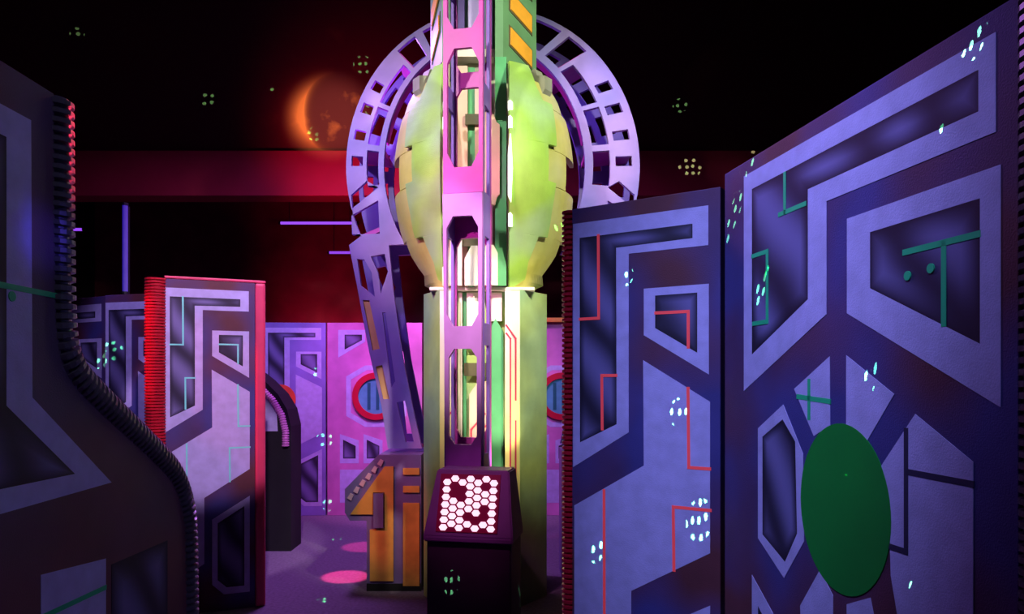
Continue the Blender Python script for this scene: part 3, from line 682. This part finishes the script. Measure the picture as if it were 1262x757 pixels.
outer = [pt(*p) for p in legL_out[::-1]] + [el(1, a) for a in range(206, -27, -4)] + mir(legL_out) + mir(legL_in) + [el(0, a) for a in range(-38, 219, 4)] + [pt(*p) for p in legL_in[::-1]]
holes = []
for a in (32, 22.5, 12, 2):
    for c in (a, 180 - a): holes.append(sector(.56, .86, c - 1.9, c + 1.9, 1))
for a0, a1 in ((27, 46), (9, 25), (-8, 6.5)):
    holes += [sector(.15, .46, a0, a1), sector(.15, .46, 180 - a1, 180 - a0)]
for a0, a1 in ((48, 57), (60.5, 74), (77, 88)):
    holes += [sector(.17, .88, a0, a1), sector(.17, .88, 180 - a1, 180 - a0)]
for h in ([(433, 240), (452, 223), (466, 231), (434, 257)], [(433, 266), (466, 247), (468, 288), (434, 289)],
          [(440, 319), (449, 320), (458, 336), (462, 366), (445, 352)], [(457, 316), (474, 313), (478, 335), (469, 362), (466, 336)],
          [(447, 370), (455, 370), (468, 430), (459, 432)], [(463, 452), (471, 450), (480, 492), (472, 492)],
          [(471, 385), (475, 385), (487, 470), (482, 478)], [(489, 496), (499, 494), (510, 545), (500, 545)]): holes += both(h)
plate('front_plate', outer, holes, 0, .045, PERI, ra)
# amber strips set into the leg windows
for h in ([(447, 370), (455, 370), (468, 430), (459, 432)], [(463, 452), (471, 450), (480, 492), (472, 492)]):
    for p in both(h): plate('amber_strip', p, [], .015, .035, mat('leg_amber_paint', (.95, .55, .20), .45, .1), ra)
# rear plate with plain spokes
DR = .50
holes2 = []
for a0 in list(range(-8, 84, 13)):
    holes2 += [sector(.16, .45, a0, a0 + 8), sector(.16, .45, 180 - a0 - 8, 180 - a0), sector(.58, .88, a0 + 2, a0 + 10.5), sector(.58, .88, 180 - a0 - 10.5, 180 - a0 - 2)]
holes2 += both([(446, 320), (462, 316), (476, 345), (470, 365)]) + both([(478, 430), (486, 430), (500, 540), (490, 540)])
plate('rear_plate', outer, holes2, DR, DR + .045, mat('deep_violet_paint', (.16, .10, .42), .5, .15, 3), ra)
# rims joining the plates
def rim(name, tt, a0, a1, y0, y1, wdt=.02):
    bm = bmesh.new(); n = int(abs(a1 - a0) / 4); rows = []
    for i in range(n + 1):
        a = a0 + (a1 - a0) * i / n; x, z = el(tt, a); x2, z2 = el(tt + .04, a)
        rows.append([bm.verts.new(p) for p in ((x, y0, z), (x, y1, z), (x2, y1, z2), (x2, y0, z2))])
    for r0, r1 in zip(rows, rows[1:]):
        for i in range(4): bm.faces.new([r0[i], r0[(i + 1) % 4], r1[(i + 1) % 4], r1[i]])
    bm.faces.new(rows[0][::-1]); bm.faces.new(rows[-1]); return obj(name, bm, MAG, ra)
rim('inner_rim', 0, 12, 80, .045, .16); rim('inner_rim', 0, 100, 168, .045, .16)
for c in (48, 8, -26, 132, 172, 206):
    a, b_ = el(.05, c), el(.95, c); d = Vector((b_[0] - a[0], b_[1] - a[1])); d.normalize(); n_ = Vector((-d.y, d.x)) * .018
    plate('spacer', [(a[0] + n_.x, a[1] + n_.y), (b_[0] + n_.x, b_[1] + n_.y), (b_[0] - n_.x, b_[1] - n_.y), (a[0] - n_.x, a[1] - n_.y)], [], .045, DR, MAG, ra)

# ------------------------------------------------------------------ plinths under the arch legs
PURP = mat('plinth_purple_paint', (.17, .12, .32), .5, .2, 5)
AMB = mat('plinth_amber_paint', (.70, .36, .07), .5, .25, 5)
def plinth(label, mirror):
    D = 5.92
    t = thing('arch_plinth', label, 'plinth', (0, D, 0), 0, 'plinths under the arch legs')
    def g(px):
        l = [((p[0] - CX) / F * D, EYE - (p[1] - HY) / F * D) for p in px]
        c = RC * D / DF
        return [(2 * c - x, z) for x, z in l] if mirror else l
    body = g([(425, 603), (466, 561), (519, 561), (519, 728.4), (452, 728.4), (452, 642), (431, 642), (425, 632)])
    plate('body', body, [], 0, .72, PURP, t)
    plate('amber_panel', g([(474, 575), (485, 575), (485, 716), (456, 716), (456, 653), (474, 651), (474, 607), (460, 607), (460, 634), (432, 634)]), [], -.012, 0, AMB, t)
    plate('amber_panel', g([(497, 620), (517, 620), (517, 722), (497, 722)]), [], -.012, 0, AMB, t)
    for a, b_ in ((577, 585), (599, 607)): plate('amber_bar', g([(497, a), (517, a), (517, b_), (497, b_)]), [], -.012, 0, AMB, t)
    plate('hook_block', g([(461, 608), (473, 608), (473, 650), (461, 650)]), [], -.03, 0, PURP, t)
    for i in range(6):
        u = i / 5; x, y = 431 + 37 * u, 612 - 42 * u
        plate('relief_mark', g([(x - 3, y + 2), (x + 1, y - 4), (x + 5, y - 2), (x + 2, y + 5)]), [], -.012, 0, mat('pale_relief_paint', (.62, .42, .55), .5, .2), t)
    boxo('kick_board', BLACK, t, min(p[0] for p in g([(452, 0), (519, 0)])), max(p[0] for p in g([(452, 0), (519, 0)])), -.01, .0, 0, .06, bev=0)
plinth('purple and amber plinth under left leg of the arch', False)
plinth('purple and amber plinth behind the maroon ribbed partition edge', True)
